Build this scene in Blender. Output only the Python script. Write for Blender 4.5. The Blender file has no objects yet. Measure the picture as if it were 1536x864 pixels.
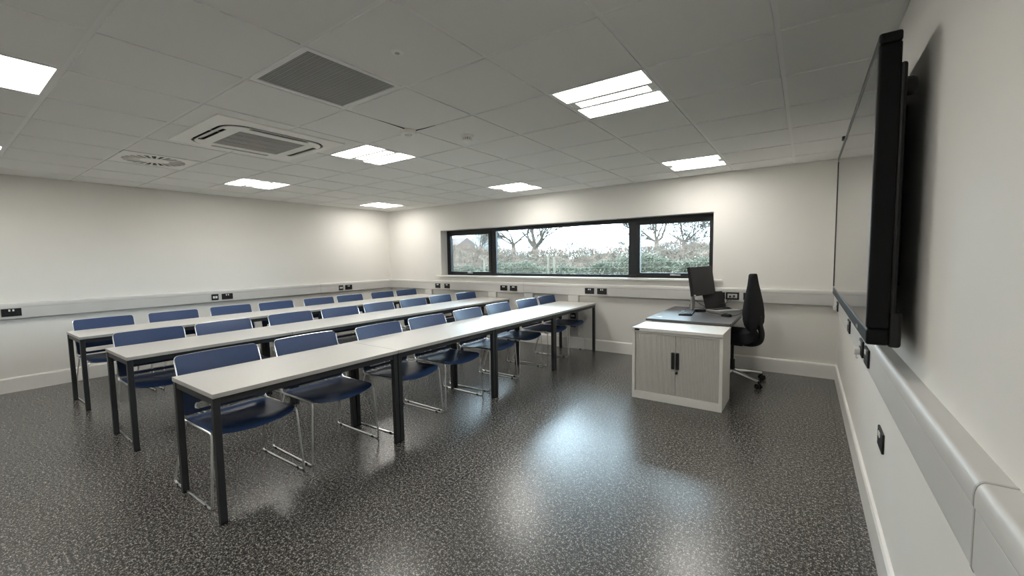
import bpy, bmesh, math, random
from mathutils import Vector, Matrix, Euler, geometry
PI = math.pi
S = bpy.context.scene
COL = S.collection

# ------------------------------------------------------------------ camera, world, light, exposure
# world axes: right wall at x=0, window wall at y=0 (room towards -y), floor at z=0
XL, H, YF = -7.516, 2.411, -7.1
cam_d = bpy.data.cameras.new('camera')
cam = bpy.data.objects.new('camera', cam_d); COL.objects.link(cam)
cam.location = (-0.314, -5.759, 1.4055)
cam.rotation_mode = 'XYZ'
cam.rotation_euler = (1.49804478, 0.01646913, 0.61225594)
cam_d.sensor_width = 36.0
cam_d.lens = 625.786 * 36.0 / 1536.0
cam_d.clip_start = 0.02; cam_d.clip_end = 400
S.camera = cam

LAMP_E = 8.2
SKY_E = 12.0
S.view_settings.view_transform = 'Standard'
S.view_settings.look = 'None'
S.view_settings.exposure = 1.2
S.view_settings.gamma = 1.0
S.view_settings.use_curve_mapping = False
S.cycles.use_denoising = True
S.cycles.max_bounces = 8
S.cycles.diffuse_bounces = 6
S.cycles.glossy_bounces = 4
S.cycles.transparent_max_bounces = 12
S.cycles.caustics_reflective = False
S.cycles.caustics_refractive = False
S.cycles.sample_clamp_indirect = 4.0

w = bpy.data.worlds.new('overcast_sky'); S.world = w; w.use_nodes = True
nt = w.node_tree; nt.nodes.clear()
wo = nt.nodes.new('ShaderNodeOutputWorld'); wb = nt.nodes.new('ShaderNodeBackground')
tc = nt.nodes.new('ShaderNodeTexCoord'); wn = nt.nodes.new('ShaderNodeTexNoise'); wr = nt.nodes.new('ShaderNodeValToRGB')
wn.inputs['Scale'].default_value = 3.2; wn.inputs['Detail'].default_value = 5
wr.color_ramp.elements[0].position = 0.44; wr.color_ramp.elements[0].color = (0.027, 0.036, 0.041, 1)
wr.color_ramp.elements[1].position = 0.54; wr.color_ramp.elements[1].color = (0.66, 0.84, 1.0, 1)
nt.links.new(tc.outputs['Generated'], wn.inputs['Vector']); nt.links.new(wn.outputs['Fac'], wr.inputs['Fac'])
nt.links.new(wr.outputs['Color'], wb.inputs['Color']); wb.inputs['Strength'].default_value = SKY_E
nt.links.new(wb.outputs['Background'], wo.inputs['Surface'])

# ------------------------------------------------------------------ materials
def mat(name, col, rough=0.5, metal=0.0, spec=0.5, var=None, scale=20.0, bump=0.0, bscale=None, emit=None, coat=0.0):
    m = bpy.data.materials.new(name); m.use_nodes = True
    n = m.node_tree; b = n.nodes['Principled BSDF']
    b.inputs['Roughness'].default_value = rough; b.inputs['Metallic'].default_value = metal
    b.inputs['Specular IOR Level'].default_value = spec
    b.inputs['Coat Weight'].default_value = coat
    b.inputs['Base Color'].default_value = (*col, 1)
    if var or bump:
        t = n.nodes.new('ShaderNodeTexCoord')
        x = n.nodes.new('ShaderNodeTexNoise'); x.inputs['Scale'].default_value = scale; x.inputs['Detail'].default_value = 4
        n.links.new(t.outputs['Object'], x.inputs['Vector'])
        if var:
            r = n.nodes.new('ShaderNodeValToRGB')
            r.color_ramp.elements[0].position = 0.3; r.color_ramp.elements[0].color = (*col, 1)
            r.color_ramp.elements[1].position = 0.7; r.color_ramp.elements[1].color = (*var, 1)
            n.links.new(x.outputs['Fac'], r.inputs['Fac']); n.links.new(r.outputs['Color'], b.inputs['Base Color'])
        if bump:
            y = n.nodes.new('ShaderNodeTexNoise'); y.inputs['Scale'].default_value = bscale or scale * 4; y.inputs['Detail'].default_value = 3
            n.links.new(t.outputs['Object'], y.inputs['Vector'])
            u = n.nodes.new('ShaderNodeBump'); u.inputs['Strength'].default_value = bump; u.inputs['Distance'].default_value = 0.002
            n.links.new(y.outputs['Fac'], u.inputs['Height']); n.links.new(u.outputs['Normal'], b.inputs['Normal'])
    if emit:
        b.inputs['Emission Color'].default_value = (*emit[0], 1); b.inputs['Emission Strength'].default_value = emit[1]
    return m

M = dict(
    wall=mat('wall_paint', (0.76, 0.745, 0.71), 0.6, spec=0.25, var=(0.78, 0.765, 0.73), scale=1.5, bump=0.12, bscale=260),
    trim=mat('white_satin_paint', (0.82, 0.81, 0.78), 0.35, spec=0.4, var=(0.84, 0.83, 0.80), scale=3),
    upvc=mat('white_plastic_trunking', (0.575, 0.57, 0.555), 0.42, spec=0.4, var=(0.595, 0.59, 0.575), scale=4),
    seam=mat('trunking_seam', (0.42, 0.42, 0.41), 0.5, var=(0.46, 0.46, 0.45), scale=9),
    tile=mat('mineral_fibre_tile', (0.80, 0.80, 0.785), 0.9, spec=0.1, var=(0.84, 0.84, 0.825), scale=300, bump=0.3, bscale=500),
    tee=mat('painted_steel_grid', (0.84, 0.84, 0.83), 0.45, spec=0.3, var=(0.86, 0.86, 0.85), scale=5),
    lampframe=mat('lamp_white_enamel', (0.80, 0.80, 0.78), 0.4, var=(0.82, 0.82, 0.80), scale=6),
    diffuser=mat('lit_diffuser', (0.9, 0.9, 0.88), 0.5, emit=((1.0, 0.965, 0.90), LAMP_E), var=(0.92, 0.92, 0.9), scale=3),
    acwhite=mat('air_unit_plastic', (0.86, 0.855, 0.82), 0.4, var=(0.88, 0.875, 0.84), scale=4),
    acgrille=mat('air_unit_grille', (0.40, 0.39, 0.37), 0.55, var=(0.44, 0.43, 0.41), scale=12),
    darkgap=mat('dark_duct', (0.02, 0.02, 0.02), 0.7, var=(0.03, 0.03, 0.03), scale=9),
    ventgrey=mat('vent_grey', (0.46, 0.46, 0.45), 0.5, var=(0.49, 0.49, 0.48), scale=9),
    frame=mat('window_anthracite', (0.012, 0.014, 0.017), 0.4, spec=0.4, var=(0.016, 0.018, 0.021), scale=8),
    tabletop=mat('grey_laminate', (0.60, 0.585, 0.56), 0.36, spec=0.5, var=(0.63, 0.615, 0.59), scale=60, bump=0.05, bscale=400),
    tableedge=mat('grey_edge_band', (0.36, 0.355, 0.345), 0.45, var=(0.38, 0.375, 0.365), scale=20),
    steel=mat('charcoal_powder_coat', (0.020, 0.022, 0.024), 0.42, spec=0.4, var=(0.025, 0.027, 0.030), scale=120, bump=0.08, bscale=700),
    chrome=mat('chrome', (0.82, 0.82, 0.82), 0.30, metal=1.0, var=(0.84, 0.84, 0.84), scale=4),
    blue=mat('navy_plastic', (0.020, 0.045, 0.120), 0.42, spec=0.45, var=(0.023, 0.050, 0.130), scale=30, bump=0.15, bscale=900),
    black=mat('black_plastic', (0.008, 0.008, 0.009), 0.45, spec=0.3, var=(0.016, 0.016, 0.017), scale=30),
    gloss=mat('black_gloss', (0.005, 0.005, 0.006), 0.4, spec=0.15, var=(0.007, 0.007, 0.008), scale=10),
    fabric=mat('black_fabric', (0.014, 0.014, 0.017), 0.9, spec=0.2, var=(0.022, 0.022, 0.026), scale=240, bump=0.4, bscale=900),
    screen=mat('matt_screen_glass', (0.085, 0.087, 0.085), 0.09, spec=1.0, var=(0.090, 0.092, 0.090), scale=2),
    monitor=mat('monitor_panel', (0.013, 0.013, 0.014), 0.5, spec=0.3, var=(0.016, 0.016, 0.017), scale=4),
    silver=mat('silver_plastic', (0.48, 0.48, 0.47), 0.35, metal=0.3, var=(0.51, 0.51, 0.50), scale=9),
    cabinet=mat('cabinet_enamel', (0.72, 0.71, 0.68), 0.35, spec=0.5, var=(0.74, 0.73, 0.70), scale=6),
    tambour=mat('tambour_grey', (0.50, 0.49, 0.465), 0.5, var=(0.53, 0.52, 0.49), scale=14),
    desktop=mat('dark_desk_laminate', (0.075, 0.077, 0.082), 0.33, spec=0.5, var=(0.088, 0.090, 0.095), scale=90),
    white=mat('white_mark', (0.75, 0.75, 0.73), 0.5, var=(0.78, 0.78, 0.76), scale=9),
    bark=mat('oak_bark', (0.0312, 0.0248, 0.0192), 0.9, var=(0.0833, 0.0620, 0.0453), scale=9, bump=0.5, bscale=40),
    twig=mat('bare_hedge_twigs', (0.0382, 0.0260, 0.0192), 0.9, var=(0.2361, 0.1643, 0.1253), scale=3),
    leaf=mat('hedge_leaves', (0.0208, 0.0279, 0.0128), 0.6, var=(0.1528, 0.1457, 0.1013), scale=5),
    far=mat('far_treeline', (0.0625, 0.0620, 0.0587), 0.9, var=(0.0972, 0.0930, 0.0853), scale=1.2),
    grass=mat('grass', (0.0278, 0.0341, 0.0149), 0.9, var=(0.0521, 0.0558, 0.0267), scale=2.5, bump=0.5, bscale=30),
    post=mat('weathered_post', (0.0833, 0.0713, 0.0507), 0.85, var=(0.1180, 0.1023, 0.0746), scale=14),
    wire=mat('galvanised_wire', (0.0903, 0.0806, 0.0693), 0.6, metal=0.0, var=(0.1111, 0.0992, 0.0853), scale=6),
    roof=mat('barn_roof', (0.0694, 0.0465, 0.0400), 0.8, var=(0.0903, 0.0620, 0.0533), scale=2),
    barnwall=mat('barn_wall', (0.1042, 0.0744, 0.0587), 0.85, var=(0.1250, 0.0930, 0.0693), scale=3),
)

# speckled safety-vinyl floor
m = bpy.data.materials.new('speckled_vinyl'); m.use_nodes = True; n = m.node_tree; b = n.nodes['Principled BSDF']
t = n.nodes.new('ShaderNodeTexCoord')
v = n.nodes.new('ShaderNodeTexNoise'); v.inputs['Scale'].default_value = 150; v.inputs['Detail'].default_value = 2; v.inputs['Roughness'].default_value = 0.6
vb = n.nodes.new('ShaderNodeTexNoise'); vb.inputs['Scale'].default_value = 62; vb.inputs['Detail'].default_value = 2
mxf = n.nodes.new('ShaderNodeMix'); mxf.data_type = 'FLOAT'; mxf.inputs[0].default_value = 0.36
r = n.nodes.new('ShaderNodeValToRGB'); e = r.color_ramp.elements
e[0].position = 0.40; e[0].color = (0.015, 0.0145, 0.0135, 1)
e[1].position = 0.62; e[1].color = (0.36, 0.345, 0.32, 1)
mid = e.new(0.515); mid.color = (0.058, 0.056, 0.052, 1)
n.links.new(t.outputs['Object'], v.inputs['Vector']); n.links.new(t.outputs['Object'], vb.inputs['Vector'])
n.links.new(v.outputs['Fac'], mxf.inputs[2]); n.links.new(vb.outputs['Fac'], mxf.inputs[3]); n.links.new(mxf.outputs[0], r.inputs['Fac'])
# welded joints between the vinyl sheets
sx = n.nodes.new('ShaderNodeSeparateXYZ'); n.links.new(t.outputs['Object'], sx.inputs[0])
pp = n.nodes.new('ShaderNodeMath'); pp.operation = 'PINGPONG'; pp.inputs[1].default_value = 1.0
ad = n.nodes.new('ShaderNodeMath'); ad.operation = 'ADD'; ad.inputs[1].default_value = 2.08
lt = n.nodes.new('ShaderNodeMath'); lt.operation = 'LESS_THAN'; lt.inputs[1].default_value = 0.002
n.links.new(sx.outputs[0], ad.inputs[0]); n.links.new(ad.outputs[0], pp.inputs[0]); n.links.new(pp.outputs[0], lt.inputs[0])
mc = n.nodes.new('ShaderNodeMix'); mc.data_type = 'RGBA'; mc.inputs[7].default_value = (0.012, 0.012, 0.011, 1)
n.links.new(lt.outputs[0], mc.inputs[0]); n.links.new(r.outputs['Color'], mc.inputs[6]); n.links.new(mc.outputs[2], b.inputs['Base Color'])
b.inputs['Roughness'].default_value = 0.27; b.inputs['Specular IOR Level'].default_value = 0.55
v2 = n.nodes.new('ShaderNodeTexNoise'); v2.inputs['Scale'].default_value = 170; v2.inputs['Detail'].default_value = 2
u = n.nodes.new('ShaderNodeBump'); u.inputs['Strength'].default_value = 0.22; u.inputs['Distance'].default_value = 0.0005
n.links.new(t.outputs['Object'], v2.inputs['Vector']); n.links.new(v2.outputs['Fac'], u.inputs['Height']); n.links.new(u.outputs['Normal'], b.inputs['Normal'])
M['floor'] = m
# perforated metal vent
m = bpy.data.materials.new('perforated_vent'); m.use_nodes = True; n = m.node_tree; b = n.nodes['Principled BSDF']
t = n.nodes.new('ShaderNodeTexCoord'); mp = n.nodes.new('ShaderNodeMapping'); mp.inputs['Scale'].default_value = (70, 70, 70)
vo = n.nodes.new('ShaderNodeTexVoronoi'); vo.inputs['Randomness'].default_value = 0.0; vo.inputs['Scale'].default_value = 1.0
r = n.nodes.new('ShaderNodeValToRGB'); r.color_ramp.elements[0].position = 0.36; r.color_ramp.elements[0].color = (0.13, 0.13, 0.125, 1)
r.color_ramp.elements[1].position = 0.46; r.color_ramp.elements[1].color = (0.36, 0.36, 0.345, 1)
n.links.new(t.outputs['Object'], mp.inputs['Vector']); n.links.new(mp.outputs['Vector'], vo.inputs['Vector'])
n.links.new(vo.outputs['Distance'], r.inputs['Fac']); n.links.new(r.outputs['Color'], b.inputs['Base Color'])
b.inputs['Roughness'].default_value = 0.6
M['perf'] = m
# clear glazing
m = bpy.data.materials.new('window_glass'); m.use_nodes = True; n = m.node_tree; n.nodes.clear()
o = n.nodes.new('ShaderNodeOutputMaterial'); mx = n.nodes.new('ShaderNodeMixShader')
tr = n.nodes.new('ShaderNodeBsdfTransparent'); gl = n.nodes.new('ShaderNodeBsdfGlossy'); fr = n.nodes.new('ShaderNodeFresnel')
tr.inputs['Color'].default_value = (0.93, 0.96, 0.95, 1); gl.inputs['Roughness'].default_value = 0.02; fr.inputs['IOR'].default_value = 1.45
n.links.new(fr.outputs[0], mx.inputs[0]); n.links.new(tr.outputs[0], mx.inputs[1]); n.links.new(gl.outputs[0], mx.inputs[2]); n.links.new(mx.outputs[0], o.inputs['Surface'])
M['glass'] = m

# ------------------------------------------------------------------ mesh helpers
class MB:
    def __init__(s): s.v = []; s.f = []; s.mi = []
    def add(s, vs, fs, mi=0):
        k = len(s.v); s.v += [tuple(p) for p in vs]
        for f in fs: s.f.append([k + i for i in f]); s.mi.append(mi)
        return s
    def box(s, x0, x1, y0, y1, z0, z1, mi=0, rot=None, piv=None):
        vs = [Vector((x, y, z)) for z in (z0, z1) for y in (y0, y1) for x in (x0, x1)]
        if rot is not None:
            c = Vector(piv) if piv else Vector(((x0+x1)/2, (y0+y1)/2, (z0+z1)/2))
            vs = [rot @ (p - c) + c for p in vs]
        return s.add(vs, [(0,2,3,1), (4,5,7,6), (0,1,5,4), (2,6,7,3), (0,4,6,2), (1,3,7,5)], mi)
    def prism(s, prof, fn, a, b, mi=0):
        """profile (list of 2D) swept from a to b; fn(p, t) gives the 3D point"""
        k = len(prof)
        vs = [fn(p, a) for p in prof] + [fn(p, b) for p in prof]
        fs = [(i, (i+1) % k, k + (i+1) % k, k + i) for i in range(k)]
        fs += [tuple(range(k))[::-1], tuple(range(k, 2*k))]
        return s.add(vs, fs, mi)
    def tube(s, pts, r, n=8, closed=False, mi=0):
        pts = [Vector(p) for p in pts]; N = len(pts)
        rs = r if isinstance(r, (list, tuple)) else [r]*N
        rings = []; up = None
        for i in range(N):
            if closed: d = (pts[(i+1) % N] - pts[i-1])
            else: d = pts[min(i+1, N-1)] - pts[max(i-1, 0)]
            d = d.normalized() if d.length > 1e-9 else Vector((0,0,1))
            if up is None:
                up = Vector((0,0,1)) if abs(d.z) < 0.9 else Vector((1,0,0))
            a = (up - d*up.dot(d))
            a = a.normalized() if a.length > 1e-6 else d.orthogonal().normalized()
            up = a; c = d.cross(a)
            rings.append([pts[i] + (a*math.cos(2*PI*j/n) + c*math.sin(2*PI*j/n))*rs[i] for j in range(n)])
        vs = [p for q in rings for p in q]; fs = []
        for i in range(N if closed else N-1):
            for j in range(n):
                A = i*n + j; B = i*n + (j+1) % n; i2 = (i+1) % N
                fs.append((A, B, i2*n + (j+1) % n, i2*n + j))
        if not closed: fs += [tuple(range(n))[::-1], tuple((N-1)*n + j for j in range(n))]
        return s.add(vs, fs, mi)
    def lathe(s, prof, c=(0,0,0), n=32, axis='z', mi=0):
        """prof: (radius, height) pairs"""
        vs = []; fs = []; c = Vector(c)
        for (r_, h) in prof:
            for j in range(n):
                a = 2*PI*j/n
                p = (r_*math.cos(a), r_*math.sin(a), h)
                if axis == 'x': p = (p[2], p[0], p[1])
                if axis == 'y': p = (p[0], p[2], p[1])
                vs.append(c + Vector(p))
        k = len(prof)
        for i in range(k-1):
            for j in range(n): fs.append((i*n+j, i*n+(j+1) % n, (i+1)*n+(j+1) % n, (i+1)*n+j))
        fs += [tuple(range(n))[::-1], tuple((k-1)*n+j for j in range(n))]
        return s.add(vs, fs, mi)
    def loft(s, rings, mi=0):
        n = len(rings[0]); vs = [p for q in rings for p in q]; fs = []
        for i in range(len(rings)-1):
            for j in range(n): fs.append((i*n+j, i*n+(j+1) % n, (i+1)*n+(j+1) % n, (i+1)*n+j))
        fs += [tuple(range(n))[::-1], tuple((len(rings)-1)*n+j for j in range(n))]
        return s.add(vs, fs, mi)
    def build(s, name, mats, parent=None, bevel=0.0, smooth=False, origin=None, seg=2):
        me = bpy.data.meshes.new(name)
        vs = s.v
        if origin is not None: vs = [(p[0]-origin[0], p[1]-origin[1], p[2]-origin[2]) for p in vs]
        me.from_pydata(vs, [], s.f)
        for mm in (mats if isinstance(mats, (list, tuple)) else [mats]): me.materials.append(M[mm])
        me.polygons.foreach_set('material_index', s.mi)
        bm = bmesh.new(); bm.from_mesh(me)
        bmesh.ops.recalc_face_normals(bm, faces=bm.faces)
        bm.to_mesh(me); bm.free()
        if smooth:
            me.polygons.foreach_set('use_smooth', [True]*len(me.polygons))
            try: me.set_sharp_from_angle(angle=math.radians(40))
            except Exception: pass
        o = bpy.data.objects.new(name, me); COL.objects.link(o)
        if origin is not None: o.location = origin
        if parent is not None: o.parent = parent
        if bevel:
            bv = o.modifiers.new('bevel', 'BEVEL'); bv.width = bevel; bv.segments = seg; bv.limit_method = 'ANGLE'; bv.angle_limit = math.radians(50)
        return o

def tag(o, label=None, cat=None, group=None, kind=None):
    if label: o['label'] = label
    if cat: o['category'] = cat
    if group: o['group'] = group
    if kind: o['kind'] = kind
    return o
def empty(name, loc=(0,0,0), rz=0.0):
    o = bpy.data.objects.new(name, None); COL.objects.link(o); o.location = loc; o.rotation_euler = (0,0,rz); o.empty_display_size = 0.1
    return o
def copy_tree(o, parent=None):
    c = o.copy(); COL.objects.link(c); c.parent = parent
    for ch in [q for q in list(bpy.data.objects) if q.parent == o]: copy_tree(ch, c)
    return c
def fillet(pts, r, n=5):
    pts = [Vector(p) for p in pts]; out = [pts[0]]
    for i in range(1, len(pts)-1):
        a = pts[i-1]-pts[i]; b_ = pts[i+1]-pts[i]; rr = min(r, a.length*0.45, b_.length*0.45)
        p0 = pts[i] + a.normalized()*rr; p1 = pts[i] + b_.normalized()*rr
        for k in range(n+1):
            t_ = k/n; out.append(p0*(1-t_)**2 + pts[i]*2*t_*(1-t_) + p1*t_**2)
    out.append(pts[-1]); return out
def rrect(x0, x1, y0, y1, r, n=6):
    out = []
    for cx, cy, a0 in ((x1-r, y1-r, 0), (x0+r, y1-r, PI/2), (x0+r, y0+r, PI), (x1-r, y0+r, 1.5*PI)):
        for k in range(n+1):
            a = a0 + PI/2*k/n; out.append((cx + r*math.cos(a), cy + r*math.sin(a)))
    return out
def inpoly(p, poly):
    c = False; x, y = p; j = len(poly)-1
    for i in range(len(poly)):
        xi, yi = poly[i]; xj, yj = poly[j]
        if (yi > y) != (yj > y) and x < (xj-xi)*(y-yi)/(yj-yi)+xi: c = not c
        j = i
    return c
def shell(outline, holes, fn, thick, step, name, mt, parent):
    """a curved sheet: 2D outline with holes, mapped to 3D by fn and given a thickness"""
    loops = [outline] + holes; V2 = []; E2 = []
    for L in loops:
        k = len(V2); V2 += [Vector(p) for p in L]; E2 += [(k+i, k+(i+1) % len(L)) for i in range(len(L))]
    xs = [p[0] for p in outline]; ys = [p[1] for p in outline]
    x = min(xs)+step
    while x < max(xs)-step*0.4:
        y = min(ys)+step
        while y < max(ys)-step*0.4:
            if inpoly((x, y), outline) and not any(inpoly((x, y), h) for h in holes):
                if min((Vector((x, y))-q).length for q in V2[:sum(len(l) for l in loops)]) > step*0.35: V2.append(Vector((x, y)))
            y += step
        x += step
    vo, eo, fo, *_ = geometry.delaunay_2d_cdt(V2, E2, [], 0, 1e-6)
    F = []
    for f in fo:
        c = sum((vo[i] for i in f), Vector((0, 0)))/len(f)
        if inpoly(c, outline) and not any(inpoly(c, h) for h in holes): F.append(list(f))
    P = [Vector(fn(p.x, p.y)) for p in vo]; N = [Vector((0,0,0)) for _ in P]
    for f in F:
        nn = (P[f[1]]-P[f[0]]).cross(P[f[2]]-P[f[0]])
        for i in f: N[i] += nn
    N = [q.normalized() if q.length > 0 else Vector((0,0,1)) for q in N]
    K = len(P); vs = [p+q*thick/2 for p, q in zip(P, N)] + [p-q*thick/2 for p, q in zip(P, N)]
    ec = {}
    for f in F:
        for i in range(len(f)): e_ = (f[i], f[(i+1) % len(f)]); ec[e_] = 1
    fs = F + [[i+K for i in f][::-1] for f in F] + [[a, b2, b2+K, a+K][::-1] for (a, b2) in ec if (b2, a) not in ec]
    o = MB().add(vs, fs).build(name, mt, parent, smooth=True)
    return o

# ------------------------------------------------------------------ room shell
def struct(o): o['kind'] = 'structure'; return o
struct(MB().box(XL-.3, .3, YF-.3, .3, -.12, 0).build('floor', 'floor'))
WX0, WX1, WZ0, WZ1 = -6.01, -1.27, 1.09, 1.935
TOP = H + .42
wbk = MB()
wbk.box(XL-.3, WX0, 0, .3, 0, TOP).box(WX1, .3, 0, .3, 0, TOP).box(WX0, WX1, 0, .3, 0, WZ0-.024).box(WX0, WX1, 0, .3, WZ1, TOP)
struct(wbk.build('wall_back', 'wall'))
struct(MB().box(XL-.3, XL, YF-.3, 0, 0, TOP).build('wall_left', 'wall'))
struct(MB().box(0, .3, YF-.3, 0, 0, TOP).build('wall_right', 'wall'))
struct(MB().box(XL, 0, YF-.3, YF, 0, TOP).build('wall_front', 'wall'))
# skirting
sk = [(0, 0), (.018, 0), (.018, .150), (.012, .162), (.004, .165), (0, .165)]
struct(MB().prism(sk, lambda p, t: (t, -p[0], p[1]), XL, 0).build('baseboard_back', 'trim'))
struct(MB().prism(sk, lambda p, t: (-p[0], t, p[1]), YF, -.018).build('baseboard_right', 'trim'))
struct(MB().prism(sk, lambda p, t: (XL+p[0], t, p[1]), YF, -.018).build('baseboard_left', 'trim'))
# window board
struct(MB().box(-6.115, -1.16, -.045, 0, 1.064, 1.09).box(WX0, WX1, 0, .17, 1.066, 1.09).build('trim_1', 'trim', bevel=.005))

# ceiling: tegular tiles hanging in an exposed grid
GX = [-.447-.6*i for i in range(12)]           # grid lines parallel to the side walls
GY = [-5.857+.6*j for j in range(-2, 10)]      # grid lines parallel to the window wall
def cell(ix, jy): return (GX[ix+1], GX[ix], -5.857+.6*jy, -5.857+.6*(jy+1))
LAMPS = [(1,0),(5,0),(9,0),(1,4),(5,4),(9,4),(1,8),(5,8),(10,8)]
holes = set(LAMPS) | {(3,2), (8,2)}
AC = (-4.047, -4.057, .475)
cl = MB()
xs = [XL] + GX[::-1] + [0]; ys = [YF] + [g for g in GY if g > YF+.05] + [0]
for a in range(len(xs)-1):
    for c_ in range(len(ys)-1):
        x0, x1, y0, y1 = xs[a], xs[a+1], ys[c_], ys[c_+1]
        cx, cy = (x0+x1)/2, (y0+y1)/2
        ix = round((-.447-cx)/.6-.5); jy = round((cy+5.857)/.6-.5)
        if (ix, jy) in holes and abs(x1-x0-.6) < .01 and abs(y1-y0-.6) < .01: continue
        x0 += .012; x1 -= .012; y0 += .012; y1 -= .012
        if abs(cx-AC[0]) < .35 and abs(cy-AC[1]) < .35:      # cut tiles round the air unit
            ax, ay = AC[0], AC[1]; m_ = AC[2]-.03
            if cx < ax: cl.box(x0, ax-m_, y0, y1, H-.007, H+.014)
            else: cl.box(ax+m_, x1, y0, y1, H-.007, H+.014)
            if cy < ay: cl.box(max(x0, ax-m_), min(x1, ax+m_), y0, ay-m_, H-.007, H+.014)
            else: cl.box(max(x0, ax-m_), min(x1, ax+m_), ay+m_, y1, H-.007, H+.014)
            continue
        cl.box(x0, x1, y0, y1, H-.007, H+.014)
for g in GX: cl.box(g-.012, g+.012, YF, 0, H, H+.03, 1)
for g in GY:
    if g > YF+.05: cl.box(XL, 0, g-.012, g+.012, H+.0002, H+.03, 1)
cl.box(XL, 0, -.022, 0, H-.001, H+.03, 1).box(XL, 0, YF, YF+.022, H-.001, H+.03, 1)
cl.box(XL, XL+.022, YF, 0, H-.001, H+.03, 1).box(-.022, 0, YF, 0, H-.001, H+.03, 1)
cl.box(XL-.3, .3, YF-.3, .3, TOP, TOP+.1, 0)  # unseen slab over the tiles, added to block outside light
struct(cl.build('ceiling', ['tile', 'tee']))

# window: dark aluminium frame, two mullions, side casements with handles
YW = .17
wf = MB()
wf.box(WX0, WX1, YW, YW+.07, WZ0, WZ0+.03).box(WX0, WX1, YW, YW+.07, WZ1-.045, WZ1)
wf.box(WX0, WX0+.05, YW, YW+.07, WZ0+.03, WZ1-.045).box(WX1-.03, WX1, YW, YW+.07, WZ0+.03, WZ1-.045)
wf.box(-4.93, -4.84, YW, YW+.07, WZ0+.03, WZ1-.045).box(-2.40, -2.30, YW, YW+.07, WZ0+.03, WZ1-.045)
win = struct(wf.build('window_1', 'frame', bevel=.003))
def casement(x0, x1):
    z0, z1 = WZ0+.022, WZ1-.04; c = MB(); t_ = .058
    c.box(x0, x1, YW-.012, YW+.045, z0, z0+t_-.012).box(x0, x1, YW-.012, YW+.045, z1-t_, z1)
    c.box(x0, x0+t_, YW-.012, YW+.045, z0+t_-.012, z1-t_).box(x1-t_, x1, YW-.012, YW+.045, z0+t_-.012, z1-t_)
    f = c.build('casement', 'frame', win, bevel=.003)
    MB().box(x0+t_, x1-t_, YW+.018, YW+.024, z0+t_-.012, z1-t_).build('window_pane', 'glass', f)
    hx = (x0+x1)/2
    h_ = MB(); h_.box(hx-.035, hx+.035, YW-.02, YW-.012, z0+.012, z0+.034).box(hx-.012, hx+.012, YW-.045, YW-.02, z0+.014, z0+.032).box(hx-.012, hx+.11, YW-.055, YW-.043, z0+.014, z0+.030)
    h_.build('window_handle', 'silver', f, bevel=.003)
casement(WX0+.045, -4.925); casement(-2.305, WX1-.012)
MB().box(-4.84, -2.40, YW+.03, YW+.036, WZ0+.03, WZ1-.045).build('window_pane', 'glass', win)
gk = MB(); gk.box(-4.84, -2.40, YW+.005, YW+.03, WZ0+.03, WZ0+.042).box(-4.84, -2.40, YW+.005, YW+.03, WZ1-.06, WZ1-.045).box(-4.84, -4.825, YW+.005, YW+.03, WZ0+.042, WZ1-.06).box(-2.415, -2.40, YW+.005, YW+.03, WZ0+.042, WZ1-.06)
gk.build('glazing_bead', 'frame', win)

# dado trunking round three walls
TK = [(0, .818), (.040, .818), (.048, .822), (.0508, .829), (.0510, .832), (.0510, .935), (.0510, .9385), (.0505, .940), (.0530, .943), (.0532, .946), (.0532, .962), (.0530, .965), (.0522, .973), (.0500, .981), (.0465, .987), (.0420, .9902), (.0385, .991), (.0365, .991), (0, .991)]
def grow(pr, d): return [(max(a, 0) + (d if a > 0 else 0), z + (d if z > .9 else -d)) for a, z in pr]
tb = struct(MB().prism(TK, lambda p, t: (t, -p[0], p[1]), XL, 0).build('trim_2', 'upvc', smooth=True))
tl = struct(MB().prism(TK, lambda p, t: (XL+p[0], t, p[1]), YF, -.054).build('trim_3', 'upvc', smooth=True))
tr_ = struct(MB().prism(TK, lambda p, t: (-p[0], t, p[1]), YF, -.054).build('trim_4', 'upvc', smooth=True))
def seam(fn, a, par): MB().prism(grow(TK, .0012), fn, a-.0035, a+.0035).build('cover_joint', 'seam', par)
seam(lambda p, t: (-p[0], t, p[1]), -4.69, tr_)
seam(lambda p, t: (XL+p[0], t, p[1]), -1.60, tl)
for a in (-4.10, ): seam(lambda p, t: (t, -p[0], p[1]), a, tb)
# end caps where the runs turn the corner
for (cx, par) in ((XL, tb), (0, tb)):
    s_ = 1 if cx < -1 else -1
    MB().box(min(cx, cx+s_*.066), max(cx, cx+s_*.066), -.066, 0, .812, .997).build('corner_cover', 'upvc', par, bevel=.006)
# vertical drops
def drop(cx, n_, wd=.17):
    o = MB().prism(rrect(cx-wd/2, cx+wd/2, -.09, -.0, .012, 3), lambda p, t: (p[0], min(p[1], 0)*.55, t), .20, .818).build('trim_%d' % n_, 'upvc')
    return struct(o)
for k_, cx in enumerate((-6.335, -4.765, -4.01, -3.20)): drop(cx, 5+k_)

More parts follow.
